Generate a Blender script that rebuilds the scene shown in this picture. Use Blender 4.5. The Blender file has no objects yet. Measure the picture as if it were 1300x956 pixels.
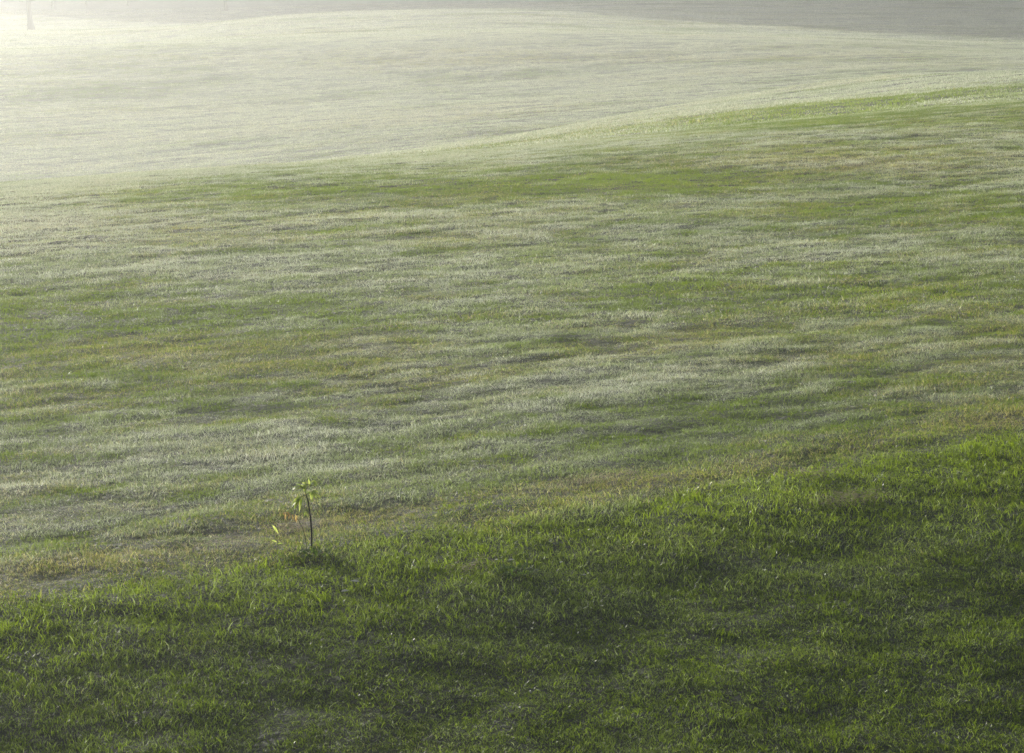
import bpy, math, random
import numpy as np
from mathutils import Vector
random.seed(7); RNG = np.random.default_rng(11)
S = bpy.context.scene; C = S.collection
# ------------------------------------------------------------------ view (photo pixels 1300 x 956, camera at the origin, +Y is away)
FPX, YH = 4000.0, -150.0
PITCH = math.atan((478 - YH) / FPX)
SUN_AZ, SUN_EL = -34.0, 12.5
# ------------------------------------------------------------------ noise helpers
def _h(ix, iy, s):
    n = (ix * 374761393 + iy * 668265263 + s * 1442695041) & 0xFFFFFFFF
    n = ((n ^ (n >> 13)) * 1274126177) & 0xFFFFFFFF
    return ((n ^ (n >> 16)) & 0xFFFFFF) / float(0xFFFFFF)
def vn(x, y, s=0):
    x = np.asarray(x, float); y = np.asarray(y, float)
    ix = np.floor(x).astype(np.int64); iy = np.floor(y).astype(np.int64)
    fx = x - ix; fy = y - iy
    fx = fx * fx * (3 - 2 * fx); fy = fy * fy * (3 - 2 * fy)
    a = _h(ix, iy, s); b = _h(ix + 1, iy, s); c = _h(ix, iy + 1, s); d = _h(ix + 1, iy + 1, s)
    return (a + (b - a) * fx) * (1 - fy) + (c + (d - c) * fx) * fy
def fbm(x, y, s=0, o=3):
    t = 0; a = 1; n = 0
    for i in range(o):
        t = t + a * vn(x * 2 ** i + 17.3 * i, y * 2 ** i - 9.1 * i, s + i); n += a; a *= .5
    return t / n
def sst(a, b, x):
    t = np.clip((x - a) / (b - a), 0, 1); return t * t * (3 - 2 * t)
# ------------------------------------------------------------------ terrain height
TD = np.array([120, 150, 190, 240, 285, 330, 380, 430, 520, 700, 1000, 3000], float)
TX = np.array([-60, -40, -20, 0, 20, 40, 60], float)
TZ = np.array([
 [-12.3, -12.3, -12.0, -10.2, -8.9, -8.6, -8.6], [-12.6, -12.6, -12.4, -11.0, -9.8, -9.5, -9.5],
 [-12.7, -12.7, -12.6, -12.0, -11.0, -10.6, -10.6],
 [-12.9, -12.8, -12.0, -11.3, -11.7, -12.6, -12.7],
 [-15.0, -14.7, -13.3, -12.7, -13.4, -14.0, -14.0],
 [-15.6, -15.3, -13.3, -13.0, -14.0, -14.3, -14.3],
 [-17.6, -17.3, -16.3, -15.0, -14.5, -14.5, -14.5],
 [-17.5, -17.3, -17.0, -16.0, -15.0, -14.8, -14.8],
 [-17.0, -17.0, -17.0, -16.5, -16.0, -15.5, -15.5],
 [-14.0] * 7, [-10.0] * 7, [-6.0] * 7], float)
def herm(p, t):
    n = len(p) - 1
    i = np.clip(np.searchsorted(p, t) - 1, 0, n - 1)
    f = np.clip((t - p[i]) / (p[i + 1] - p[i]), 0, 1)
    return i, f * f * (3 - 2 * f) * .6 + f * .4
def ztab(x, y):
    i, f = herm(TX, x); j, g = herm(TD, y)
    return (TZ[j, i] * (1 - f) + TZ[j, i + 1] * f) * (1 - g) + (TZ[j + 1, i] * (1 - f) + TZ[j + 1, i + 1] * f) * g
FS = 2.0
def zfar(x, y):                                          # the same table, smoothed over a few metres and laid out at full size
    t = 0; x = x / FS; y = y / FS
    for dx, dy in ((0, 0), (-5, 0), (5, 0), (0, -9), (0, 9), (-4, -14), (4, 14), (-9, 6), (9, -6)):
        t = t + ztab(x + dx, y + dy)
    return t / 9 * FS
TH = math.atan(.74); CT, SN = math.cos(TH), math.sin(TH)
def uw(x, y):                                            # along / across the mowing rows
    yy = y - 31.8
    return x * CT + yy * SN, (yy - .74 * x) * CT
def rows(x, y):                                          # 0..1 relief of the mown swaths
    u, w = uw(x, y)
    w = w + .5 * (vn(u / 7., w / 4., 5) - .5) * 2
    a = fbm(u / 5., w / .85, 21, 2)
    b = fbm(u / 2.2, w / .38, 31, 2)
    n = vn(u / 6., w / 1.1, 24) + .25 * (vn(u / 1.2, w / .3, 26) - .5)
    g = 1 - np.exp(-((n - .5) / .05) ** 2)              # narrow grooves between swaths
    return .42 * a + .26 * b + .32 * g - .02
def height(x, y, fine=True):
    x = np.asarray(x, float); y = np.asarray(y, float)
    u, w = uw(x, y)
    xc = np.clip(x, -30, 30)
    zf = -6.41 - .006 * (y - 30) + .02 * xc
    # bank falling towards the viewer below the edge w = 0 (rounded shoulder)
    bank = -np.logaddexp(0, -(w + .35) / .45) * .45 * .155
    z = zf + bank
    zf = zf - (.5 * np.exp(-((x + 2) / 5.5) ** 2) + .34 * sst(9, 16, x) - .2 * sst(-7, -13, x)) * sst(40, 76, y)
    # valley floor and the slope on which the viewer stands
    opp = -1.65 - .36 * np.maximum(y, -4)
    k = .6
    z = np.where(y < 26, np.logaddexp(z / k, opp / k) * k, z)
    t = y - (77 + np.where(xc > 0, 1.05, .4) * xc + 5 * (fbm(x / 14., y / 40., 13, 2) - .5))
    dr = 176 + 26 * sst(-10, 20, xc)
    m = .93 * np.clip(np.logaddexp(0, t / 3.) * 3. / dr, 0, 1) + .07 * sst(-6, 205, t)
    z = z * (1 - m) + zfar(x, y) * m
    z = z + (fbm(x / 23., y / 23., 3, 2) - .5) * .5 * sst(35, 70, y) * (1 - .4 * m)
    z = z + (fbm(x / 60., y / 40., 8, 3) - .5) * 1.6 * sst(1000, 1300, y)
    z = z + (132 + 34 * (fbm(x / 38., y / 300., 29, 3) - .5)) * sst(-232, -182, x + .3 * (y - 1000) + 60 * (fbm(y / 60., x / 26., 19, 3) - .5)) * sst(885 - 62 * sst(-38, 25, x), 1015, y + 20 * (vn(x / 50., y / 90., 18) - .5)) * (1 - .25 * sst(60, 500, x))   # hill beyond the right of the field
    if fine:
        f = 1 - sst(95, 240, y)
        r = rows(x, y)
        z = z + (r - .5) * .08 * f * sst(-.8, 1.2, w) + (fbm(x / .45, y / .45, 44, 2) - .5) * .06 * f
        z = z + (fbm(x / 1.3, y / 1.3, 48, 2) - .5) * .07 * f * sst(.2, -1.5, w)
        z = z + (fbm(u / 9., w / 3.2, 52, 2) - .5) * .3 * sst(100, 220, y)
    return z
def at(px, py):                                          # where the sight line through a photo pixel meets the ground
    d = np.arange(18, 1100, .05)
    x = (px - 650) / FPX * d
    g = height(x, d, False); r = -(py - YH) / FPX * d
    k = np.argmax(r <= g)
    return x[k], d[k]
# ------------------------------------------------------------------ what grows where: dew (with some painted light far off), dryness, vigour of the sward
BL = dict(dew=[(60, 236, 130, 18, .6), (430, 350, 330, 30, .25), (850, 470, 260, 40, .30), (1150, 320, 200, 30, .28), (330, 590, 90, 8, .3), (120, 650, 70, 8, .25), (60, 560, 90, 10, -.1), (640, 560, 200, 14, -.1),
               (150, 560, 260, 14, .2), (560, 200, 330, 14, .2), (200, 190, 300, 20, .35), (900, 260, 150, 9, .2), (330, 150, 400, 30, .25),
               (300, 245, 260, 16, -.45), (640, 235, 260, 14, -.35), (1080, 128, 260, 14, -.35), (1150, 260, 260, 14, -.25), (880, 225, 200, 9, -.3), (1000, 370, 300, 16, -.15), (250, 530, 260, 14, -.1),
               (150, 47, 260, 9, .4), (640, 38, 230, 6, .5), (60, 120, 120, 12, -.2), (520, 70, 300, 9, -.25)],  # far bands: bright crests and darker slopes painted through the dew
          dry=[(80, 285, 200, 25, .3), (260, 300, 160, 12, .2), (300, 450, 260, 25, .3), (560, 480, 200, 20, .2), (1000, 200, 200, 12, .3), (1090, 210, 120, 5, .2),
               (500, 75, 260, 16, .4), (330, 160, 350, 22, .25), (860, 100, 200, 15, .2), (150, 220, 150, 10, .2)],
          vig=[(300, 245, 260, 16, .12), (640, 235, 260, 14, .05), (1080, 128, 260, 14, .32), (1150, 180, 200, 18, .15), (880, 225, 200, 9, .3), (1000, 350, 300, 30, .15)])
BW = {}
for key, lst in BL.items():
    o = []
    for px, py, rx, ry, a in lst:
        cx, cy = at(px, py); _, y1 = at(px, py - ry); _, y2 = at(px, py + ry)
        o.append((cx, cy, rx / FPX * cy, max(.6, min(abs(y1 - y2) / 2, 30)), a))
    BW[key] = o
def blobs(key, x, y):
    t = 0
    for cx, cy, rx, ry, a in BW[key]:
        t = t + a * np.exp(-((x - cx) / rx) ** 2 - ((y - cy) / ry) ** 2)
    return t
def maps(x, y):
    u, w = uw(x, y)
    r = rows(x, y)
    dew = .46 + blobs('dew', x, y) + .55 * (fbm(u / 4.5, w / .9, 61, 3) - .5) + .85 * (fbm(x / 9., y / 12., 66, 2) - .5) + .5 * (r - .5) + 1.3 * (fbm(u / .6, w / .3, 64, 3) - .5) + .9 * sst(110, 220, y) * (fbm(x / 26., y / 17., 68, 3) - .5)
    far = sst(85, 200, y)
    dew = .33 + 1.3 * (dew - .46) + .46 * far + .6 * far * (fbm(u / 60., w / 9., 69, 3) - .5)  # dew raised far off, with the mist's brightness painted in
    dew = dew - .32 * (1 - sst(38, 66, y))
    dew = dew * (.35 + .65 * sst(.5, 3.5, w)) * (1 - .68 * sst(.2, -1.2, w))
    strip = np.exp(-((w - .75) / .8) ** 2)
    dry = .16 + blobs('dry', x, y) + .8 * (fbm(u / 1.6, w / .5, 71, 3) - .52) + (.5 + .5 * sst(85, 200, y)) * (fbm(x / 9. / (1 + 3 * sst(85, 200, y)), y / 9. / (1 + sst(85, 200, y)), 77, 2) - .5) + .36 * strip
    dry = dry * (1 - .65 * sst(-.2, -1.4, w))
    vig = .30 + .06 * sst(0, -1, w) + blobs('vig', x, y) + .5 * (fbm(x / 3., y / 3., 81, 3) - .5) + .3 * np.exp(-((w + .9) / 1.1) ** 2) + .15 * sst(1.8, .3, w) - .03 * sst(-1.5, -4, w)
    return np.clip(dew, 0, 1), np.clip(dry, 0, 1), np.clip(vig, 0, 1)
# ------------------------------------------------------------------ object helpers
def link(o, parent=None):
    C.objects.link(o)
    if parent: o.parent = parent
    return o
def mesh(name, v, f, m=None, parent=None, smooth=False):
    me = bpy.data.meshes.new(name); me.from_pydata([tuple(p) for p in v], [], f); me.update()
    if smooth: me.shade_smooth()
    if m: me.materials.append(m)
    return link(bpy.data.objects.new(name, me), parent)
def tag(o, label=None, cat=None, group=None, kind=None):
    for k, v in (('label', label), ('category', cat), ('group', group), ('kind', kind)):
        if v: o[k] = v
    return o
def empty(name, loc):
    o = bpy.data.objects.new(name, None); o.location = loc; return link(o)
class MB:
    def __init__(s): s.v = []; s.f = []
    def tube(s, pts, rad, n=7, cap=True):
        pts = [Vector(p) for p in pts]; base = len(s.v)
        for i, p in enumerate(pts):
            t = (pts[min(i + 1, len(pts) - 1)] - pts[max(i - 1, 0)]).normalized()
            a = t.cross(Vector((0.13, 1, 0.05))).normalized() if abs(t.y) < .95 else t.cross(Vector((1, 0, 0))).normalized()
            b = t.cross(a)
            for k in range(n):
                q = 2 * math.pi * k / n
                s.v.append(p + (a * math.cos(q) + b * math.sin(q)) * rad[i])
        for i in range(len(pts) - 1):
            for k in range(n):
                s.f.append((base + i * n + k, base + i * n + (k + 1) % n, base + (i + 1) * n + (k + 1) % n, base + (i + 1) * n + k))
        if cap:
            s.f.append(tuple(base + (len(pts) - 1) * n + k for k in range(n)))
            s.f.append(tuple(base + n - 1 - k for k in range(n)))
    def leaf(s, p, d, up, L, W, droop=.25, fold=.25):
        p = Vector(p); d = Vector(d).normalized(); sd = d.cross(Vector(up))
        sd = sd.normalized() if sd.length > 1e-4 else Vector((1, 0, 0)); nn = sd.cross(d)
        b = len(s.v); rows_ = ((0, .06), (.22, .8), (.5, 1), (.78, .62), (1, .04))
        for t, wd in rows_:
            c = p + d * L * t - Vector((0, 0, 1)) * droop * L * t * t
            for e in (-1, 0, 1): s.v.append(c + sd * (W / 2 * wd * e) + nn * (fold * W / 2 * wd * abs(e)))
        for i in range(4):
            for e in (0, 1): s.f.append((b + i * 3 + e, b + i * 3 + e + 1, b + i * 3 + e + 4, b + i * 3 + e + 3))
    def build(s, name, m, parent=None, smooth=False): return mesh(name, s.v, s.f, m, parent, smooth)
# ------------------------------------------------------------------ materials
def nt(name):
    m = bpy.data.materials.new(name); m.use_nodes = True; t = m.node_tree; t.nodes.clear()
    return m, t, t.nodes.new
def L(t, a, b): t.links.new(a, b)
def math_(t, op, a, b=None, clamp=False):
    n = t.nodes.new('ShaderNodeMath'); n.operation = op; n.use_clamp = clamp
    for i, v in enumerate((a, b)):
        if v is None: continue
        if isinstance(v, (int, float)): n.inputs[i].default_value = v
        else: L(t, v, n.inputs[i])
    return n.outputs[0]
def mixc(t, f, a, b):
    n = t.nodes.new('ShaderNodeMix'); n.data_type = 'RGBA'
    for sock, v in ((n.inputs['Factor'], f), (n.inputs[6], a), (n.inputs[7], b)):
        if isinstance(v, (int, float)): sock.default_value = v
        elif isinstance(v, tuple): sock.default_value = (*v, 1)
        else: L(t, v, sock)
    return n.outputs[2]
def mapr(t, v, a, b, c=0., d=1.):
    n = t.nodes.new('ShaderNodeMapRange'); L(t, v, n.inputs[0])
    for i, q in enumerate((a, b, c, d)): n.inputs[i + 1].default_value = q
    return n.outputs[0]
def leafy(t, col, tcol, rough, fac, spec=.5):
    p = t.nodes.new('ShaderNodeBsdfPrincipled'); tr = t.nodes.new('ShaderNodeBsdfTranslucent'); mx = t.nodes.new('ShaderNodeMixShader'); o = t.nodes.new('ShaderNodeOutputMaterial')
    for sock, v in ((p.inputs['Base Color'], col), (tr.inputs[0], tcol), (p.inputs['Roughness'], rough), (mx.inputs[0], fac), (p.inputs['Specular IOR Level'], spec)):
        if isinstance(v, (int, float)): sock.default_value = v
        elif isinstance(v, tuple): sock.default_value = (*v, 1)
        else: L(t, v, sock)
    L(t, p.outputs[0], mx.inputs[1]); L(t, tr.outputs[0], mx.inputs[2]); L(t, mx.outputs[0], o.inputs[0])
def attr(t, name, kind='GEOMETRY'):
    n = t.nodes.new('ShaderNodeAttribute'); n.attribute_type = kind; n.attribute_name = name; return n.outputs['Fac']
def grass_mat(name, kind):
    m, t, N = nt(name)
    tone = attr(t, 'tone'); hgt = attr(t, 'hgt')
    dew = attr(t, 'dew', kind); dry = attr(t, 'dry', kind); vig = attr(t, 'vig', kind)
    tone2 = math_(t, 'FRACT', math_(t, 'MULTIPLY', tone, 17.37)); tone3 = math_(t, 'FRACT', math_(t, 'MULTIPLY', tone, 61.7))
    g = mixc(t, tone2, (.018, .040, .004), (.09, .135, .012))
    g = mixc(t, math_(t, 'MULTIPLY', vig, .8), g, (.085, .180, .014))
    straw = mixc(t, tone3, (.20, .16, .055), (.46, .40, .16))
    isdry = mapr(t, math_(t, 'SUBTRACT', math_(t, 'MULTIPLY', dry, 1.1), tone), -.02, .08)
    g = mixc(t, math_(t, 'MULTIPLY', isdry, .8), g, straw)
    dew_glint = math_(t, 'MULTIPLY', dew, mapr(t, tone3, .1, .9, .35, 1.25), True)
    dew_glint = math_(t, 'MAXIMUM', dew_glint, math_(t, 'MULTIPLY', mapr(t, tone3, .955, .97), mapr(t, dew, .1, .35, .25, 1)))          # sparkle of dew painted in: a few blades coloured almost white
    dewc = mixc(t, math_(t, 'MULTIPLY', dew_glint, .8), g, (.76, .77, .62))
    tg = mixc(t, vig, (.14, .23, .02), (.42, .57, .02))
    tg = mixc(t, math_(t, 'MULTIPLY', isdry, .8), tg, (.62, .54, .18))
    tcol = mixc(t, math_(t, 'MULTIPLY', dew_glint, .8), tg, (.93, .93, .78))
    rough = mapr(t, tone2, 0, 1, .36, .6)
    leafy(t, dewc, tcol, rough, .5, .35)
    return m
M_BLADE = grass_mat('grass_blade', 'INSTANCER')
def ground_mat():
    m, t, N = nt('thatch_ground')
    tc = N('ShaderNodeTexCoord')
    n1 = N('ShaderNodeTexNoise'); n1.inputs['Scale'].default_value = 9; n1.inputs['Detail'].default_value = 6; L(t, tc.outputs['Object'], n1.inputs[0])
    n2 = N('ShaderNodeTexNoise'); n2.inputs['Scale'].default_value = 1.1; n2.inputs['Detail'].default_value = 5; L(t, tc.outputs['Object'], n2.inputs[0])
    dew = attr(t, 'dew'); dry = attr(t, 'dry')
    sx = N('ShaderNodeSeparateXYZ'); L(t, tc.outputs['Object'], sx.inputs[0]); ypos = sx.outputs[1]      # beyond the modelled short blades the sheet carries the dew itself
    c = mixc(t, n1.outputs[0], (.012, .016, .006), (.04, .048, .016))
    c = mixc(t, math_(t, 'MULTIPLY', dry, .5), c, (.13, .11, .045))
    c = mixc(t, math_(t, 'MULTIPLY', math_(t, 'MULTIPLY', dew, mapr(t, n2.outputs[0], .3, .7, .5, 1.3)), mapr(t, ypos, 90, 200, .12, .45)), c, (.42, .45, .34))
    b = N('ShaderNodeBump'); b.inputs['Strength'].default_value = .9; b.inputs['Distance'].default_value = .06; L(t, n1.outputs[0], b.inputs['Height'])
    p = N('ShaderNodeBsdfPrincipled'); p.inputs['Roughness'].default_value = .8; L(t, c, p.inputs['Base Color']); L(t, b.outputs[0], p.inputs['Normal'])
    o = N('ShaderNodeOutputMaterial'); L(t, p.outputs[0], o.inputs[0]); return m
M_GROUND = ground_mat()
def bark_mat(name, a, b, sc):
    m, t, N = nt(name)
    tc = N('ShaderNodeTexCoord'); mp = N('ShaderNodeMapping'); mp.inputs['Scale'].default_value = (1, 1, .2); L(t, tc.outputs['Object'], mp.inputs[0])
    n = N('ShaderNodeTexNoise'); n.inputs['Scale'].default_value = sc; n.inputs['Detail'].default_value = 6; L(t, mp.outputs[0], n.inputs[0])
    bp = N('ShaderNodeBump'); bp.inputs['Strength'].default_value = .7; bp.inputs['Distance'].default_value = .3 / sc; L(t, n.outputs[0], bp.inputs['Height'])
    p = N('ShaderNodeBsdfPrincipled'); p.inputs['Roughness'].default_value = .85; L(t, mixc(t, n.outputs[0], a, b), p.inputs['Base Color']); L(t, bp.outputs[0], p.inputs['Normal'])
    o = N('ShaderNodeOutputMaterial'); L(t, p.outputs[0], o.inputs[0]); return m
def leaf_mat(name, a, b, ta, tb, sc=30, rough=.4, fac=.5):
    m, t, N = nt(name)
    tc = N('ShaderNodeTexCoord'); n = N('ShaderNodeTexNoise'); n.inputs['Scale'].default_value = sc; n.inputs['Detail'].default_value = 2; L(t, tc.outputs['Object'], n.inputs[0])
    f = mapr(t, n.outputs[0], .35, .65)
    leafy(t, mixc(t, f, a, b), mixc(t, f, ta, tb), rough, fac); return m
M_BARK = bark_mat('tree_bark', (.035, .03, .025), (.12, .10, .08), 5)
M_STEM = bark_mat('sapling_bark', (.010, .009, .008), (.035, .028, .022), 120)
M_TWIG = bark_mat('twig_bark', (.04, .035, .02), (.10, .09, .05), 120)
M_CROWN = leaf_mat('tree_leaves', (.035, .06, .02), (.09, .12, .03), (.08, .14, .03), (.2, .24, .05), 1.2)
M_FRESH = leaf_mat('fresh_leaves', (.08, .13, .02), (.16, .19, .03), (.50, .70, .12), (.78, .85, .22), 28)
M_RUSTY = leaf_mat('yellowed_leaves', (.22, .12, .04), (.36, .27, .07), (.48, .28, .10), (.75, .6, .2), 30)
M_WEED = leaf_mat('weed_leaves', (.03, .06, .015), (.07, .12, .03), (.06, .13, .02), (.16, .26, .03), 25, .5, .45)
M_PALE = leaf_mat('pale_litter', (.45, .43, .38), (.62, .6, .54), (.4, .38, .3), (.5, .48, .4), 40, .35, .2)
M_DEADBLADE = leaf_mat('dead_clippings', (.17, .12, .07), (.40, .31, .19), (.25, .17, .1), (.5, .38, .22), 25, .5, .3)
# ------------------------------------------------------------------ the ground: one sheet to the horizon
def axis(lo, hi, step, far, g):
    a = list(np.arange(lo, hi + 1e-6, step)); s = step
    while a[-1] < far: s = min(s * g, 80); a.append(a[-1] + s)
    return a
xs = axis(0, 9, .16, 2200, 1.035); xs = [-v for v in xs[:0:-1]] + xs
ys = axis(24, 60, .14, 90, 1.0); ys += axis(ys[-1] + .25, 200, .3, 3000, 1.018)
s = .14; back = [24.]
while back[-1] > -300: s = min(s * 1.09, 30); back.append(back[-1] - s)
ys = back[:0:-1] + ys
xs = np.array(xs); ys = np.array(ys); nx, ny = len(xs), len(ys)
X, Y = np.meshgrid(xs, ys); X = X.ravel(); Y = Y.ravel(); Z = height(X, Y)
me = bpy.data.meshes.new('ground')
me.vertices.add(nx * ny); me.vertices.foreach_set('co', np.stack([X, Y, Z], 1).astype(np.float32).ravel())
i = (np.arange(ny - 1)[:, None] * nx + np.arange(nx - 1)[None]).ravel()
q = np.stack([i, i + 1, i + nx + 1, i + nx], 1).ravel()
me.loops.add(len(q)); me.loops.foreach_set('vertex_index', q)
me.polygons.add(len(i)); me.polygons.foreach_set('loop_start', np.arange(len(i)) * 4); me.polygons.foreach_set('loop_total', np.full(len(i), 4))
me.update(calc_edges=True); me.validate(); me.shade_smooth()
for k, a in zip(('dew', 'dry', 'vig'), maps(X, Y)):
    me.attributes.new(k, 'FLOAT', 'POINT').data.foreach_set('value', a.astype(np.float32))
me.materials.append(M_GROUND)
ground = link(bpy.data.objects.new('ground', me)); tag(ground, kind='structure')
# ------------------------------------------------------------------ grass: tuft shapes set out over the ground by geometry nodes
def tuft(n, rad, lmin, lmax, wmin, wmax, lean, curl, nclump=5, broad=0.):
    """one patch of sward: blades gathered in clumps. Returns verts, faces, tone, hgt"""
    V, F, T, H = [], [], [], []
    cl = [(random.uniform(-rad, rad), random.uniform(-rad, rad), random.uniform(.6, 1.25), random.uniform(0, 6.28)) for _ in range(nclump)]
    for _ in range(n):
        c = random.choice(cl)
        if random.random() < .65:
            x = random.gauss(c[0], rad * .28); y = random.gauss(c[1], rad * .28); k = c[2]; az = random.gauss(c[3], 1.)
        else:
            x = random.uniform(-rad, rad); y = random.uniform(-rad, rad); k = random.uniform(.5, 1); az = random.uniform(0, 6.28)
        tone = random.random()
        Ln = random.uniform(lmin, lmax) * k; W = random.uniform(wmin, wmax)
        le = abs(random.gauss(0, lean)); fz = random.uniform(0, 6.28)
        if random.random() < broad:                       # clover-like leaf on a short stalk
            hh = Ln * .8; b = len(V); r = W * .62
            ax = Vector((math.cos(az), math.sin(az), random.uniform(-.3, .8))).normalized(); bx = ax.cross(Vector((0, 0, 1)).lerp(Vector((random.uniform(-1, 1), random.uniform(-1, 1), 0)), .4)).normalized()
            c0 = Vector((x, y, hh))
            for q in range(6):
                e = q * math.pi / 3; V.append(c0 + ax * r * math.cos(e) + bx * r * .8 * math.sin(e)); T.append(tone); H.append(.8)
            F.append(tuple(b + q for q in range(6))); continue
        d = Vector((math.cos(az), math.sin(az), 0)); s = Vector((math.cos(fz), math.sin(fz), 0))
        b = len(V); tip = []
        for t, wd in ((0, .7), (.4, 1), (.75, .7)):
            a = le + curl * t * t
            c0 = Vector((x, y, -.012)) + d * (Ln * t * math.sin(a)) + Vector((0, 0, Ln * t * math.cos(a)))
            V += [c0 - s * W * wd / 2, c0 + s * W * wd / 2]; T += [tone] * 2; H += [t] * 2
        a = le + curl
        V.append(Vector((x, y, -.012)) + d * (Ln * math.sin(a)) + Vector((0, 0, Ln * math.cos(a)))); T.append(tone); H.append(1.)
        F += [(b, b + 1, b + 3, b + 2), (b + 2, b + 3, b + 5, b + 4), (b + 4, b + 5, b + 6)]
    return V, F, T, H
def fan(d0, d1, dens, mx=1.25, add=1.5):
    """jittered points over the wedge of ground in view with a margin either side"""
    step = 1 / math.sqrt(dens); yy = np.arange(d0, d1, step); out = []
    for y in yy:
        hw = .1625 * y * mx + add; xx = np.arange(-hw, hw, step)
        out.append(np.stack([xx, np.full(len(xx), y)], 1))
    p = np.concatenate(out); return p + RNG.uniform(-.5, .5, p.shape) * step * 1.2
def sward(name, protos, P, zs, smin, smax, label, up=.6, thr=None):
    x, y = P[:, 0], P[:, 1]; n = len(P)
    z = height(x, y); e = .3
    nxv = -(height(x + e, y, False) - height(x - e, y, False)) / (2 * e); nyv = -(height(x, y + e, False) - height(x, y - e, False)) / (2 * e)
    dew, dry, vig = maps(x, y)
    V, F, T, H, G = [], [], [], [], []
    for gi, pr in enumerate(protos):
        b = len(V); V += pr[0]; F += [tuple(b + i for i in f) for f in pr[1]]; T += pr[2]; H += pr[3]; G += [gi] * len(pr[0])
    nv = len(V)
    co = np.concatenate([np.array([tuple(v) for v in V]), np.stack([x, y, z], 1)])
    me = bpy.data.meshes.new(name); me.from_pydata([], [], []); me.vertices.add(0)
    me = bpy.data.meshes.new(name); me.from_pydata(co.tolist(), [], F); me.update()
    me.materials.append(M_BLADE)
    def A(nm, ty, a, b, w=1):
        at_ = me.attributes.new(nm, ty, 'POINT'); arr = np.concatenate([np.asarray(a, float).reshape(-1, w), np.asarray(b, float).reshape(-1, w)])
        if ty == 'INT': at_.data.foreach_set('value', arr.astype(np.int32).ravel())
        elif ty == 'FLOAT_VECTOR': at_.data.foreach_set('vector', arr.astype(np.float32).ravel())
        else: at_.data.foreach_set('value', arr.astype(np.float32).ravel())
    one = np.zeros(nv)
    A('tone', 'FLOAT', T, np.zeros(n)); A('hgt', 'FLOAT', H, np.zeros(n)); A('grp', 'INT', G, np.full(n, -1))
    A('pick', 'INT', one, RNG.integers(0, len(protos), n))
    A('dew', 'FLOAT', one, dew); A('dry', 'FLOAT', one, dry); A('vig', 'FLOAT', one, vig)
    rot = np.stack([np.arctan(-nyv), np.arctan(nxv), RNG.uniform(0, 6.283, n)], 1)
    # tilt is applied in world axes after the spin, so turn it into the tuft's own frame through euler order XYZ (spin last)
    tilt = np.stack([-np.arctan(nyv), np.arctan(nxv), np.zeros(n)], 1) * .8
    A('spin', 'FLOAT_VECTOR', np.zeros((nv, 3)), np.stack([np.zeros(n), np.zeros(n), rot[:, 2]], 1), 3)
    A('tilt', 'FLOAT_VECTOR', np.zeros((nv, 3)), tilt, 3)
    s = RNG.uniform(smin, smax, n)
    A('siz', 'FLOAT_VECTOR', np.zeros((nv, 3)), np.stack([s, s, s * zs], 1), 3)
    o = link(bpy.data.objects.new(name, me)); tag(o, label, 'grass', kind='stuff')
    ng = bpy.data.node_groups.new(name + '_nodes', 'GeometryNodeTree')
    ng.interface.new_socket('Geometry', in_out='INPUT', socket_type='NodeSocketGeometry'); ng.interface.new_socket('Geometry', in_out='OUTPUT', socket_type='NodeSocketGeometry')
    N = ng.nodes.new; gi = N('NodeGroupInput'); go = N('NodeGroupOutput')
    def na(nm, ty):
        q = N('GeometryNodeInputNamedAttribute'); q.data_type = ty; q.inputs['Name'].default_value = nm; return q.outputs['Attribute']
    cmp_ = N('FunctionNodeCompare'); cmp_.data_type = 'INT'; cmp_.operation = 'LESS_THAN'
    ia = [s_ for s_ in cmp_.inputs if s_.type == 'INT']; ng.links.new(na('grp', 'INT'), ia[0]); ia[1].default_value = 0
    sep = N('GeometryNodeSeparateGeometry'); sep.domain = 'POINT'; ng.links.new(gi.outputs[0], sep.inputs[0]); ng.links.new(cmp_.outputs[0], sep.inputs['Selection'])
    spl = N('GeometryNodeSplitToInstances'); spl.domain = 'POINT'; ng.links.new(sep.outputs[1], spl.inputs[0]); ng.links.new(na('grp', 'INT'), spl.inputs['Group ID'])
    iop = N('GeometryNodeInstanceOnPoints'); ng.links.new(sep.outputs[0], iop.inputs['Points']); ng.links.new(spl.outputs['Instances'], iop.inputs['Instance'])
    iop.inputs['Pick Instance'].default_value = True; ng.links.new(na('pick', 'INT'), iop.inputs['Instance Index'])
    e1 = N('FunctionNodeEulerToRotation'); ng.links.new(na('spin', 'FLOAT_VECTOR'), e1.inputs[0])
    e2 = N('FunctionNodeEulerToRotation'); ng.links.new(na('tilt', 'FLOAT_VECTOR'), e2.inputs[0])
    rr = N('FunctionNodeRotateRotation'); rr.rotation_space = 'GLOBAL'; ng.links.new(e1.outputs[0], rr.inputs[0]); ng.links.new(e2.outputs[0], rr.inputs[1])
    ng.links.new(rr.outputs[0], iop.inputs['Rotation']); ng.links.new(na('siz', 'FLOAT_VECTOR'), iop.inputs['Scale'])
    ng.links.new(iop.outputs[0], go.inputs[0])
    md = o.modifiers.new('sward', 'NODES'); md.node_group = ng
    print(name, n); return o
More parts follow.
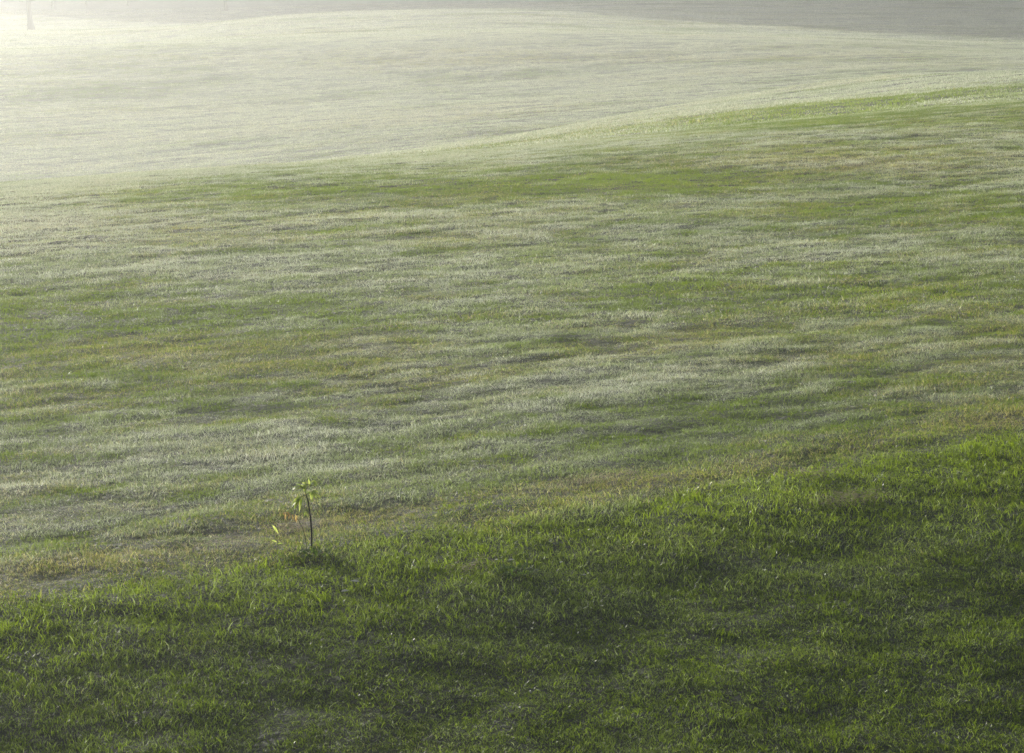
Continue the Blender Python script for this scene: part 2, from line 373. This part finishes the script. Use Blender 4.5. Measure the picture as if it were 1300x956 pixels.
# short mown turf
def zmod(P, base=.62, amp=.9):
    x, y = P[:, 0], P[:, 1]
    return np.clip(base + amp * (rows(x, y) - .3) + 1.2 * (fbm(x / .42, y / .42, 91, 2) - .5), .32, 1.8)
P = fan(22, 46, 62); u, w = uw(P[:, 0], P[:, 1])
PN = P
pn = [tuft(90, .15, .03, .068, .003, .0055, .55, .5, 6, .12) for _ in range(12)]
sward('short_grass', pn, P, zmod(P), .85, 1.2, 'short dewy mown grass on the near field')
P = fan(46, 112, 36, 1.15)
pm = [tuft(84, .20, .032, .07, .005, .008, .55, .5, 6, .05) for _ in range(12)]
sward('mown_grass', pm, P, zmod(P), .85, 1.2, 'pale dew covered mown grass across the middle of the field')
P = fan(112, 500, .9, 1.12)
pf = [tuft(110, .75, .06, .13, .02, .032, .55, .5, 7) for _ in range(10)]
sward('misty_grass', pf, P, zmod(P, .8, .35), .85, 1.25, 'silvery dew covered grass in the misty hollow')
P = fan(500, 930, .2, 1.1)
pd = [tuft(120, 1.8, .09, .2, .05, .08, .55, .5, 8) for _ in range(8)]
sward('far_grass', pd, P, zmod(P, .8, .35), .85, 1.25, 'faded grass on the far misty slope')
# taller unmown grass on the bank
P = fan(21, 40, 42); u, w = uw(P[:, 0], P[:, 1])
dens = sst(.15, -.5, w) * (.75 + .4 * np.exp(-((w + .9) / 1.3) ** 2)) * (.45 + .9 * sst(.3, .6, fbm(P[:, 0] / .9, P[:, 1] / .9, 95, 2)))
P = P[RNG.random(len(P)) < dens]
pt = [tuft(26, .14, .045, .118, .0038, .0068, .34, .45, 4) for _ in range(10)]
u, w = uw(P[:, 0], P[:, 1])
sward('tall_grass', pt, P, np.clip(.9 - .35 * sst(-1.5, -4, w) + .5 * (fbm(P[:, 0] / .6, P[:, 1] / .6, 97, 2) - .5), .4, 1.4), .8, 1.2, 'taller bright green grass along the top of the bank')
# low broadleaved weeds on the bank
P = fan(21, 40, 12); u, w = uw(P[:, 0], P[:, 1])
P = P[RNG.random(len(P)) < sst(.6, -.8, w) * sst(.42, .62, fbm(P[:, 0] / .8, P[:, 1] / .8, 99, 2))]
pw = [tuft(26, .13, .04, .08, .010, .016, .5, .4, 3, .95) for _ in range(8)]
sward('low_weeds', pw, P, np.full(len(P), 1.), .8, 1.2, 'low clover-like weeds among the grass of the bank')
# ------------------------------------------------------------------ things in the grass
def on(px, py):
    x, y = at(px, py); return Vector((x, y, float(height(x, y))))
SC = 30.3 / FPX                                            # metres per photo pixel at the sapling
b0 = on(394, 700)
b0 = on(390, 711); sap = empty('sapling', b0); tag(sap, 'thin dark-stemmed young sapling with yellow-green leaves at its top, standing on the bank edge', 'sapling')
def pp(px, py, dy=0.): return Vector(((px - 394) * SC, dy, (702 - py) * SC))
t = MB(); pts = [pp(394, 706), pp(394.5, 697), pp(394.5, 685), pp(394, 670), pp(393.4, 658), pp(391.8, 645), pp(389.8, 632), pp(387.6, 626)]
t.tube(pts, [.013, .0095, .009, .0085, .008, .0075, .007, .004], 8); t.build('trunk', M_STEM, sap, True)
t = MB(); fr = MB()
for pth in (((388, 627), (386.5, 621), (386.2, 614)), ((388, 627), (391, 624), (396, 621)), ((388, 627), (384, 628), (379, 630)), ((387, 622), (383, 617), (380, 614)), ((387, 621), (391, 616), (394, 612)), ((392.4, 650), (389, 648), (386, 648))):
    q = [pp(a, b, random.uniform(-.03, .03)) for a, b in pth]; t = MB(); t.tube(q, [.004, .003, .0018], 5); t.build('branch', M_TWIG, sap, True)
    big = .55 if pth[0][1] == 650 else 1
    for k in range(16 if big == 1 else 5):
        f = random.uniform(.25, 1); a = q[1].lerp(q[2], f) if f > .3 else q[0].lerp(q[1], .8)
        d = (q[2] - q[1]).normalized() + Vector((random.uniform(-.9, .9), random.uniform(-.8, .8), random.uniform(-.7, .5)))
        fr.leaf(a, d, (random.uniform(-.6, .6), -.5, 1), random.uniform(.055, .11) * big, random.uniform(.02, .036) * big, random.uniform(.2, .8))
fr.build('leaves', M_FRESH, sap)
t = MB(); q = [pp(389, 706), pp(388, 695), pp(386, 682), pp(383, 670), pp(378, 660), pp(372, 653), pp(363, 649.5), pp(356, 651)]
t.tube(q, [.005, .0045, .004, .0035, .003, .0026, .0022, .0014], 6); st = t.build('side_stem', M_TWIG, sap, True)
fr = MB()
for k in range(12):
    a = q[6].lerp(q[7], random.random()) if k < 8 else q[5].lerp(q[6], random.random())
    fr.leaf(a, (random.uniform(-1, .6), random.uniform(-.7, .7), random.uniform(-.7, .3)), (random.uniform(-.4, .4), -.6, 1), random.uniform(.035, .07), random.uniform(.014, .022), .6)
fr.leaf(pp(374, 652), (.08, -.1, -1), (0, -1, 0), .085, .016, 0); fr.leaf(pp(376, 653), (-.1, .1, -1), (0, -1, 0), .05, .012, 0)
l = fr.build('leaves', M_RUSTY, st); l['label'] = 'yellow and rust brown wilting leaves'
# a lone sprout beside it
b1 = on(347, 704); sp = empty('sprout', b1); tag(sp, 'slender green sprout with one long bright leaf, left of the sapling', 'sprout')
t = MB(); t.tube([(0, 0, -.02), (-.01, 0, .08), (-.02, 0, .17), (-.03, 0, .19)], [.003, .0025, .002, .0015], 5); t.build('stem', M_TWIG, sp, True)
fr = MB(); fr.leaf((-.0, 0, .15), (-.55, -.1, 1), (0, -1, .1), .11, .024, .1, .1); fr.leaf((-.01, 0, .06), (-.9, -.2, .7), (0, -1, .3), .07, .013, .3); fr.leaf((-.01, 0, .04), (.9, -.2, .5), (0, -1, .3), .07, .012, .3)
fr.build('leaves', M_FRESH, sp)
# dark weed tussock at the sapling's foot
def tussock(name, px, py, r, n, label, mat, Lr=(.05, .12), Wr=(.015, .03)):
    b = on(px, py); e = empty(name, b); tag(e, label, 'weed'); m = MB()
    for k in range(n):
        a = random.uniform(0, 6.28); rr = r * math.sqrt(random.random()) ; h = random.uniform(.0, .07) * (1 - rr / r * .6)
        m.leaf((rr * math.cos(a), rr * math.sin(a) * .8, h), (math.cos(a) + random.uniform(-.6, .6), math.sin(a) + random.uniform(-.6, .6), random.uniform(.1, 1.5)), (0, 0, 1), random.uniform(*Lr), random.uniform(*Wr), random.uniform(.1, .6))
    m.build('leaves', mat, e); 
    s_ = MB(); s_.tube([(0, 0, -.03), (.005, 0, .04)], [.012, .006], 6); s_.build('stem', M_TWIG, e); return e
tussock('weed', 396, 716, .15, 90, 'dark leafy weed clump around the foot of the sapling', M_WEED)
tussock('weed', 368, 719, .12, 50, 'smaller dark weed clump just left of the sapling foot', M_WEED, (.04, .09), (.01, .02))
tussock('weed', 655, 742, .22, 160, 'dark broadleaved weed patch beside the pale leaves on the bank', M_WEED, (.04, .1), (.012, .028))
# pale fallen leaves and bits lying on the grass
def litter(px, py, Ln, W, rz, label):
    b = on(px, py) + Vector((0, 0, .055)); m = MB(); m.leaf((0, 0, 0), (math.cos(rz), math.sin(rz), .25), (0, -.4, 1), Ln, W, .2, .3)
    o = m.build('fallen_leaf', M_PALE); o.location = b; tag(o, label, 'leaf', 'pale leaves lying on the bank'); return o
litter(645, 731, .075, .03, .5, 'larger pale dead leaf lying on the bank right of centre')
litter(631, 731, .04, .025, 2.2, 'small pinkish white dead leaf just left of the larger pale one')
litter(712, 730, .06, .025, 1.0, 'narrow pale dead leaf on the bank right of the larger pale ones')
litter(742, 746, .035, .022, .2, 'tiny pale leaf furthest right among the pale bits in mid bank')
litter(388, 710, .05, .03, 1.2, 'pale leaf lying under the sapling')
litter(452, 757, .09, .035, 2.8, 'long grey leaf lying on the bank below and right of the sapling')
litter(428, 770, .08, .035, .4, 'grey broad leaf on the bank below the sapling')
# patches of brown clippings
def clippings(px, py, rx, ry, n, label):
    b = on(px, py); m = MB()
    for k in range(n):
        a = random.gauss(0, .65) * rx; c = random.gauss(0, .8) * ry
        x_ = a * CT - c * SN; y_ = a * SN + c * CT
        z_ = float(height(b.x + x_, b.y + y_)) - b.z + random.uniform(.04, .095)
        g = random.uniform(0, 6.28)
        m.leaf((x_, y_, z_), (math.cos(g), math.sin(g), random.uniform(-.2, .3)), (0, 0, 1), random.uniform(.05, .13), random.uniform(.004, .008), .1, .1)
    o = m.build('grass_clippings', M_DEADBLADE); o.location = b; tag(o, label, 'clippings', kind='stuff')
clippings(1085, 645, .45, .14, 500, 'heap of brown dead grass clippings on the bank at the right')
clippings(1045, 612, .3, .1, 220, 'thin brown clippings above the heap')
clippings(372, 679, .22, .12, 260, 'brown clippings in the mown strip left of the sapling')
clippings(600, 735, .25, .1, 130, 'brown clippings on the bank in the middle')
clippings(760, 618, .4, .16, 260, 'brown clippings in the mown strip right of centre')
clippings(1090, 209, .5, .3, 260, 'far reddish clippings in the upper field')
clippings(270, 703, .4, .1, 160, 'straw clippings on the mown strip at the left')
# ------------------------------------------------------------------ trees in the mist
def make_tree(loc, H_, R_, seed, label, lean=0., crown=4.5, first=None, group='trees standing in the mist'):
    rnd = random.Random(seed); e = empty('misty_tree', loc); tag(e, label, 'tree', group)
    t = MB(); pts = []; rad = []
    for k in range(9):
        f = k / 8; pts.append(Vector((lean * H_ * .6 * f + .02 * H_ * math.sin(f * 5 + seed), .02 * H_ * math.cos(f * 4 + seed), -.3 + H_ * .8 * f)))
        rad.append(R_ * (1.5 if k == 0 else 1) * (1 - .75 * f) + .03)
    t.tube(pts, rad, 10)
    lv = MB()
    for k in range(16):
        f = rnd.uniform(.33, .98); p0 = pts[0].lerp(pts[-1], f) if lean == 0 else pts[int(f * 8)]
        a = rnd.uniform(0, 6.28); Lb = crown * rnd.uniform(.55, 1.05) * (1.15 - .5 * f)
        d = Vector((math.cos(a), math.sin(a), rnd.uniform(.15, .7)))
        q = [p0, p0 + d * Lb * .35 + Vector((0, 0, .1)), p0 + d * Lb * .7 + Vector((rnd.uniform(-.4, .4), rnd.uniform(-.4, .4), .4)), p0 + d * Lb + Vector((0, 0, rnd.uniform(0, .8)))]
        rb = R_ * .38 * (1.1 - f) + .03; t.tube(q, [rb, rb * .7, rb * .45, .015], 6)
        for c in range(7):
            cc = q[1 + c % 3].lerp(q[min(3, 2 + c % 3)], rnd.random()) + Vector((rnd.gauss(0, .6), rnd.gauss(0, .6), rnd.gauss(0, .5)))
            for j in range(26):
                pz = cc + Vector((rnd.gauss(0, .45), rnd.gauss(0, .45), rnd.gauss(0, .35)))
                dd = Vector((rnd.gauss(0, 1), rnd.gauss(0, 1), rnd.gauss(0, .6))); ss = rnd.uniform(.16, .3)
                aa = dd.normalized(); bb = aa.cross(Vector((rnd.gauss(0, 1), rnd.gauss(0, 1), 1))).normalized()
                b = len(lv.v); lv.v += [pz - aa * ss, pz + bb * ss * .5, pz + aa * ss, pz - bb * ss * .5]; lv.f.append((b, b + 1, b + 2, b + 3))
    t.build('trunk', M_BARK, e, True); lv.build('crown', M_CROWN, e); return e
def ground_at(px, d):
    x = (px - 650) / FPX * d; return Vector((x, d, float(height(x, d)) - .05))
make_tree(ground_at(43, 376 * FS), 26, .68, 3, 'stout misty tree trunk at far left, nearest of the faded trees', 0, 5)
make_tree(ground_at(72, 440 * FS), 20, .27, 5, 'thin leaning misty tree just right of the stout one', -.12, 3)
make_tree(ground_at(112, 428 * FS), 20, .3, 8, 'thin upright misty tree between the leaning ones', .03, 3)
make_tree(ground_at(167, 440 * FS), 23, .5, 12, 'faint leaning misty tree, fourth from the left edge', -.1, 4)
make_tree(ground_at(288, 860), 22, .5, 15, 'faintest misty tree, right of all the others', .05, 4)
def copy_tree(o, loc, rz, sc, label, group):
    c = o.copy(); C.objects.link(c); c.location = loc; c.rotation_euler.z = rz; c.scale = (sc,) * 3; c['label'] = label; c['group'] = group
    for ch in o.children:
        d = ch.copy(); C.objects.link(d); d.parent = c
    return c
big = make_tree(Vector((-125, 1030, float(height(-125, 1030)) - .05)), 15, .35, 21, 'tree of the wood on the hill beyond the far slope', 0, 4.5, group='trees of the wood on the far hill')
for k in range(22):
    xx = -196 + k * 11 + random.uniform(-2, 2); yy = 1030 + random.uniform(-6, 8)
    copy_tree(big, Vector((xx, yy, float(height(xx, yy)) - .05)), random.uniform(0, 6.28), random.uniform(.85, 1.15), 'tree of the wood on the hill beyond the far slope', 'trees of the wood on the far hill')
# ------------------------------------------------------------------ haze
HZ = [-2400, -400, -56, 2400, 3200, 136]
x0, y0, z0, x1, y1, z1 = HZ
m, t, N = nt('mist'); v = N('ShaderNodeVolumePrincipled'); v.inputs['Color'].default_value = (.76, .77, .765, 1); v.inputs['Density'].default_value = .00105; v.inputs['Anisotropy'].default_value = .81
o = N('ShaderNodeOutputMaterial'); L(t, v.outputs[0], o.inputs['Volume'])
vv = [(a, b, c) for c in (z0, z1) for b in (y0, y1) for a in (x0, x1)]
hz = mesh('haze', vv, [(0, 2, 3, 1), (4, 5, 7, 6), (0, 1, 5, 4), (2, 6, 7, 3), (0, 4, 6, 2), (1, 3, 7, 5)], m); tag(hz, 'pale morning mist filling the whole field', 'mist', kind='stuff')
# ------------------------------------------------------------------ light
W = bpy.data.worlds.new('World'); S.world = W; W.use_nodes = True; t = W.node_tree
sk = t.nodes.new('ShaderNodeTexSky'); sk.sky_type = 'NISHITA'; sk.sun_disc = False; sk.dust_density = 1.5; sk.ozone_density = .6; sk.sun_elevation = math.radians(SUN_EL); sk.sun_rotation = math.radians(SUN_AZ % 360)
bg = t.nodes['Background']; bg.inputs[1].default_value = .065; L(t, sk.outputs[0], bg.inputs[0])
sl = bpy.data.lights.new('sun', 'SUN'); sl.energy = 5; sl.angle = math.radians(.6); sl.color = (1, .965, .89); so = bpy.data.objects.new('sun', sl); C.objects.link(so)
sd = Vector((math.sin(math.radians(SUN_AZ)) * math.cos(math.radians(SUN_EL)), math.cos(math.radians(SUN_AZ)) * math.cos(math.radians(SUN_EL)), math.sin(math.radians(SUN_EL))))
so.rotation_euler = sd.to_track_quat('Z', 'Y').to_euler(); so.location = sd * 50
# ------------------------------------------------------------------ camera and render settings
cd = bpy.data.cameras.new('camera'); cam = bpy.data.objects.new('camera', cd); C.objects.link(cam); S.camera = cam
cam.rotation_euler = (math.pi / 2 - PITCH, 0, 0); cd.sensor_width = 36; cd.lens = 36 * FPX / 1300; cd.clip_end = 6000; cd.clip_start = .5
S.view_settings.view_transform = 'Standard'; S.view_settings.look = 'None'; S.view_settings.exposure = 1.0; S.view_settings.gamma = 1
S.render.engine = 'CYCLES'; cy = S.cycles
cy.max_bounces = 6; cy.diffuse_bounces = 3; cy.glossy_bounces = 2; cy.transmission_bounces = 4; cy.volume_bounces = 1; cy.transparent_max_bounces = 4
cy.use_denoising = True; cy.denoising_prefilter = 'NONE'; cy.denoiser = 'OPENIMAGEDENOISE'; cy.denoising_input_passes = 'RGB_ALBEDO_NORMAL'; cy.sample_clamp_indirect = 4; cy.sample_clamp_direct = 5; cy.use_adaptive_sampling = False
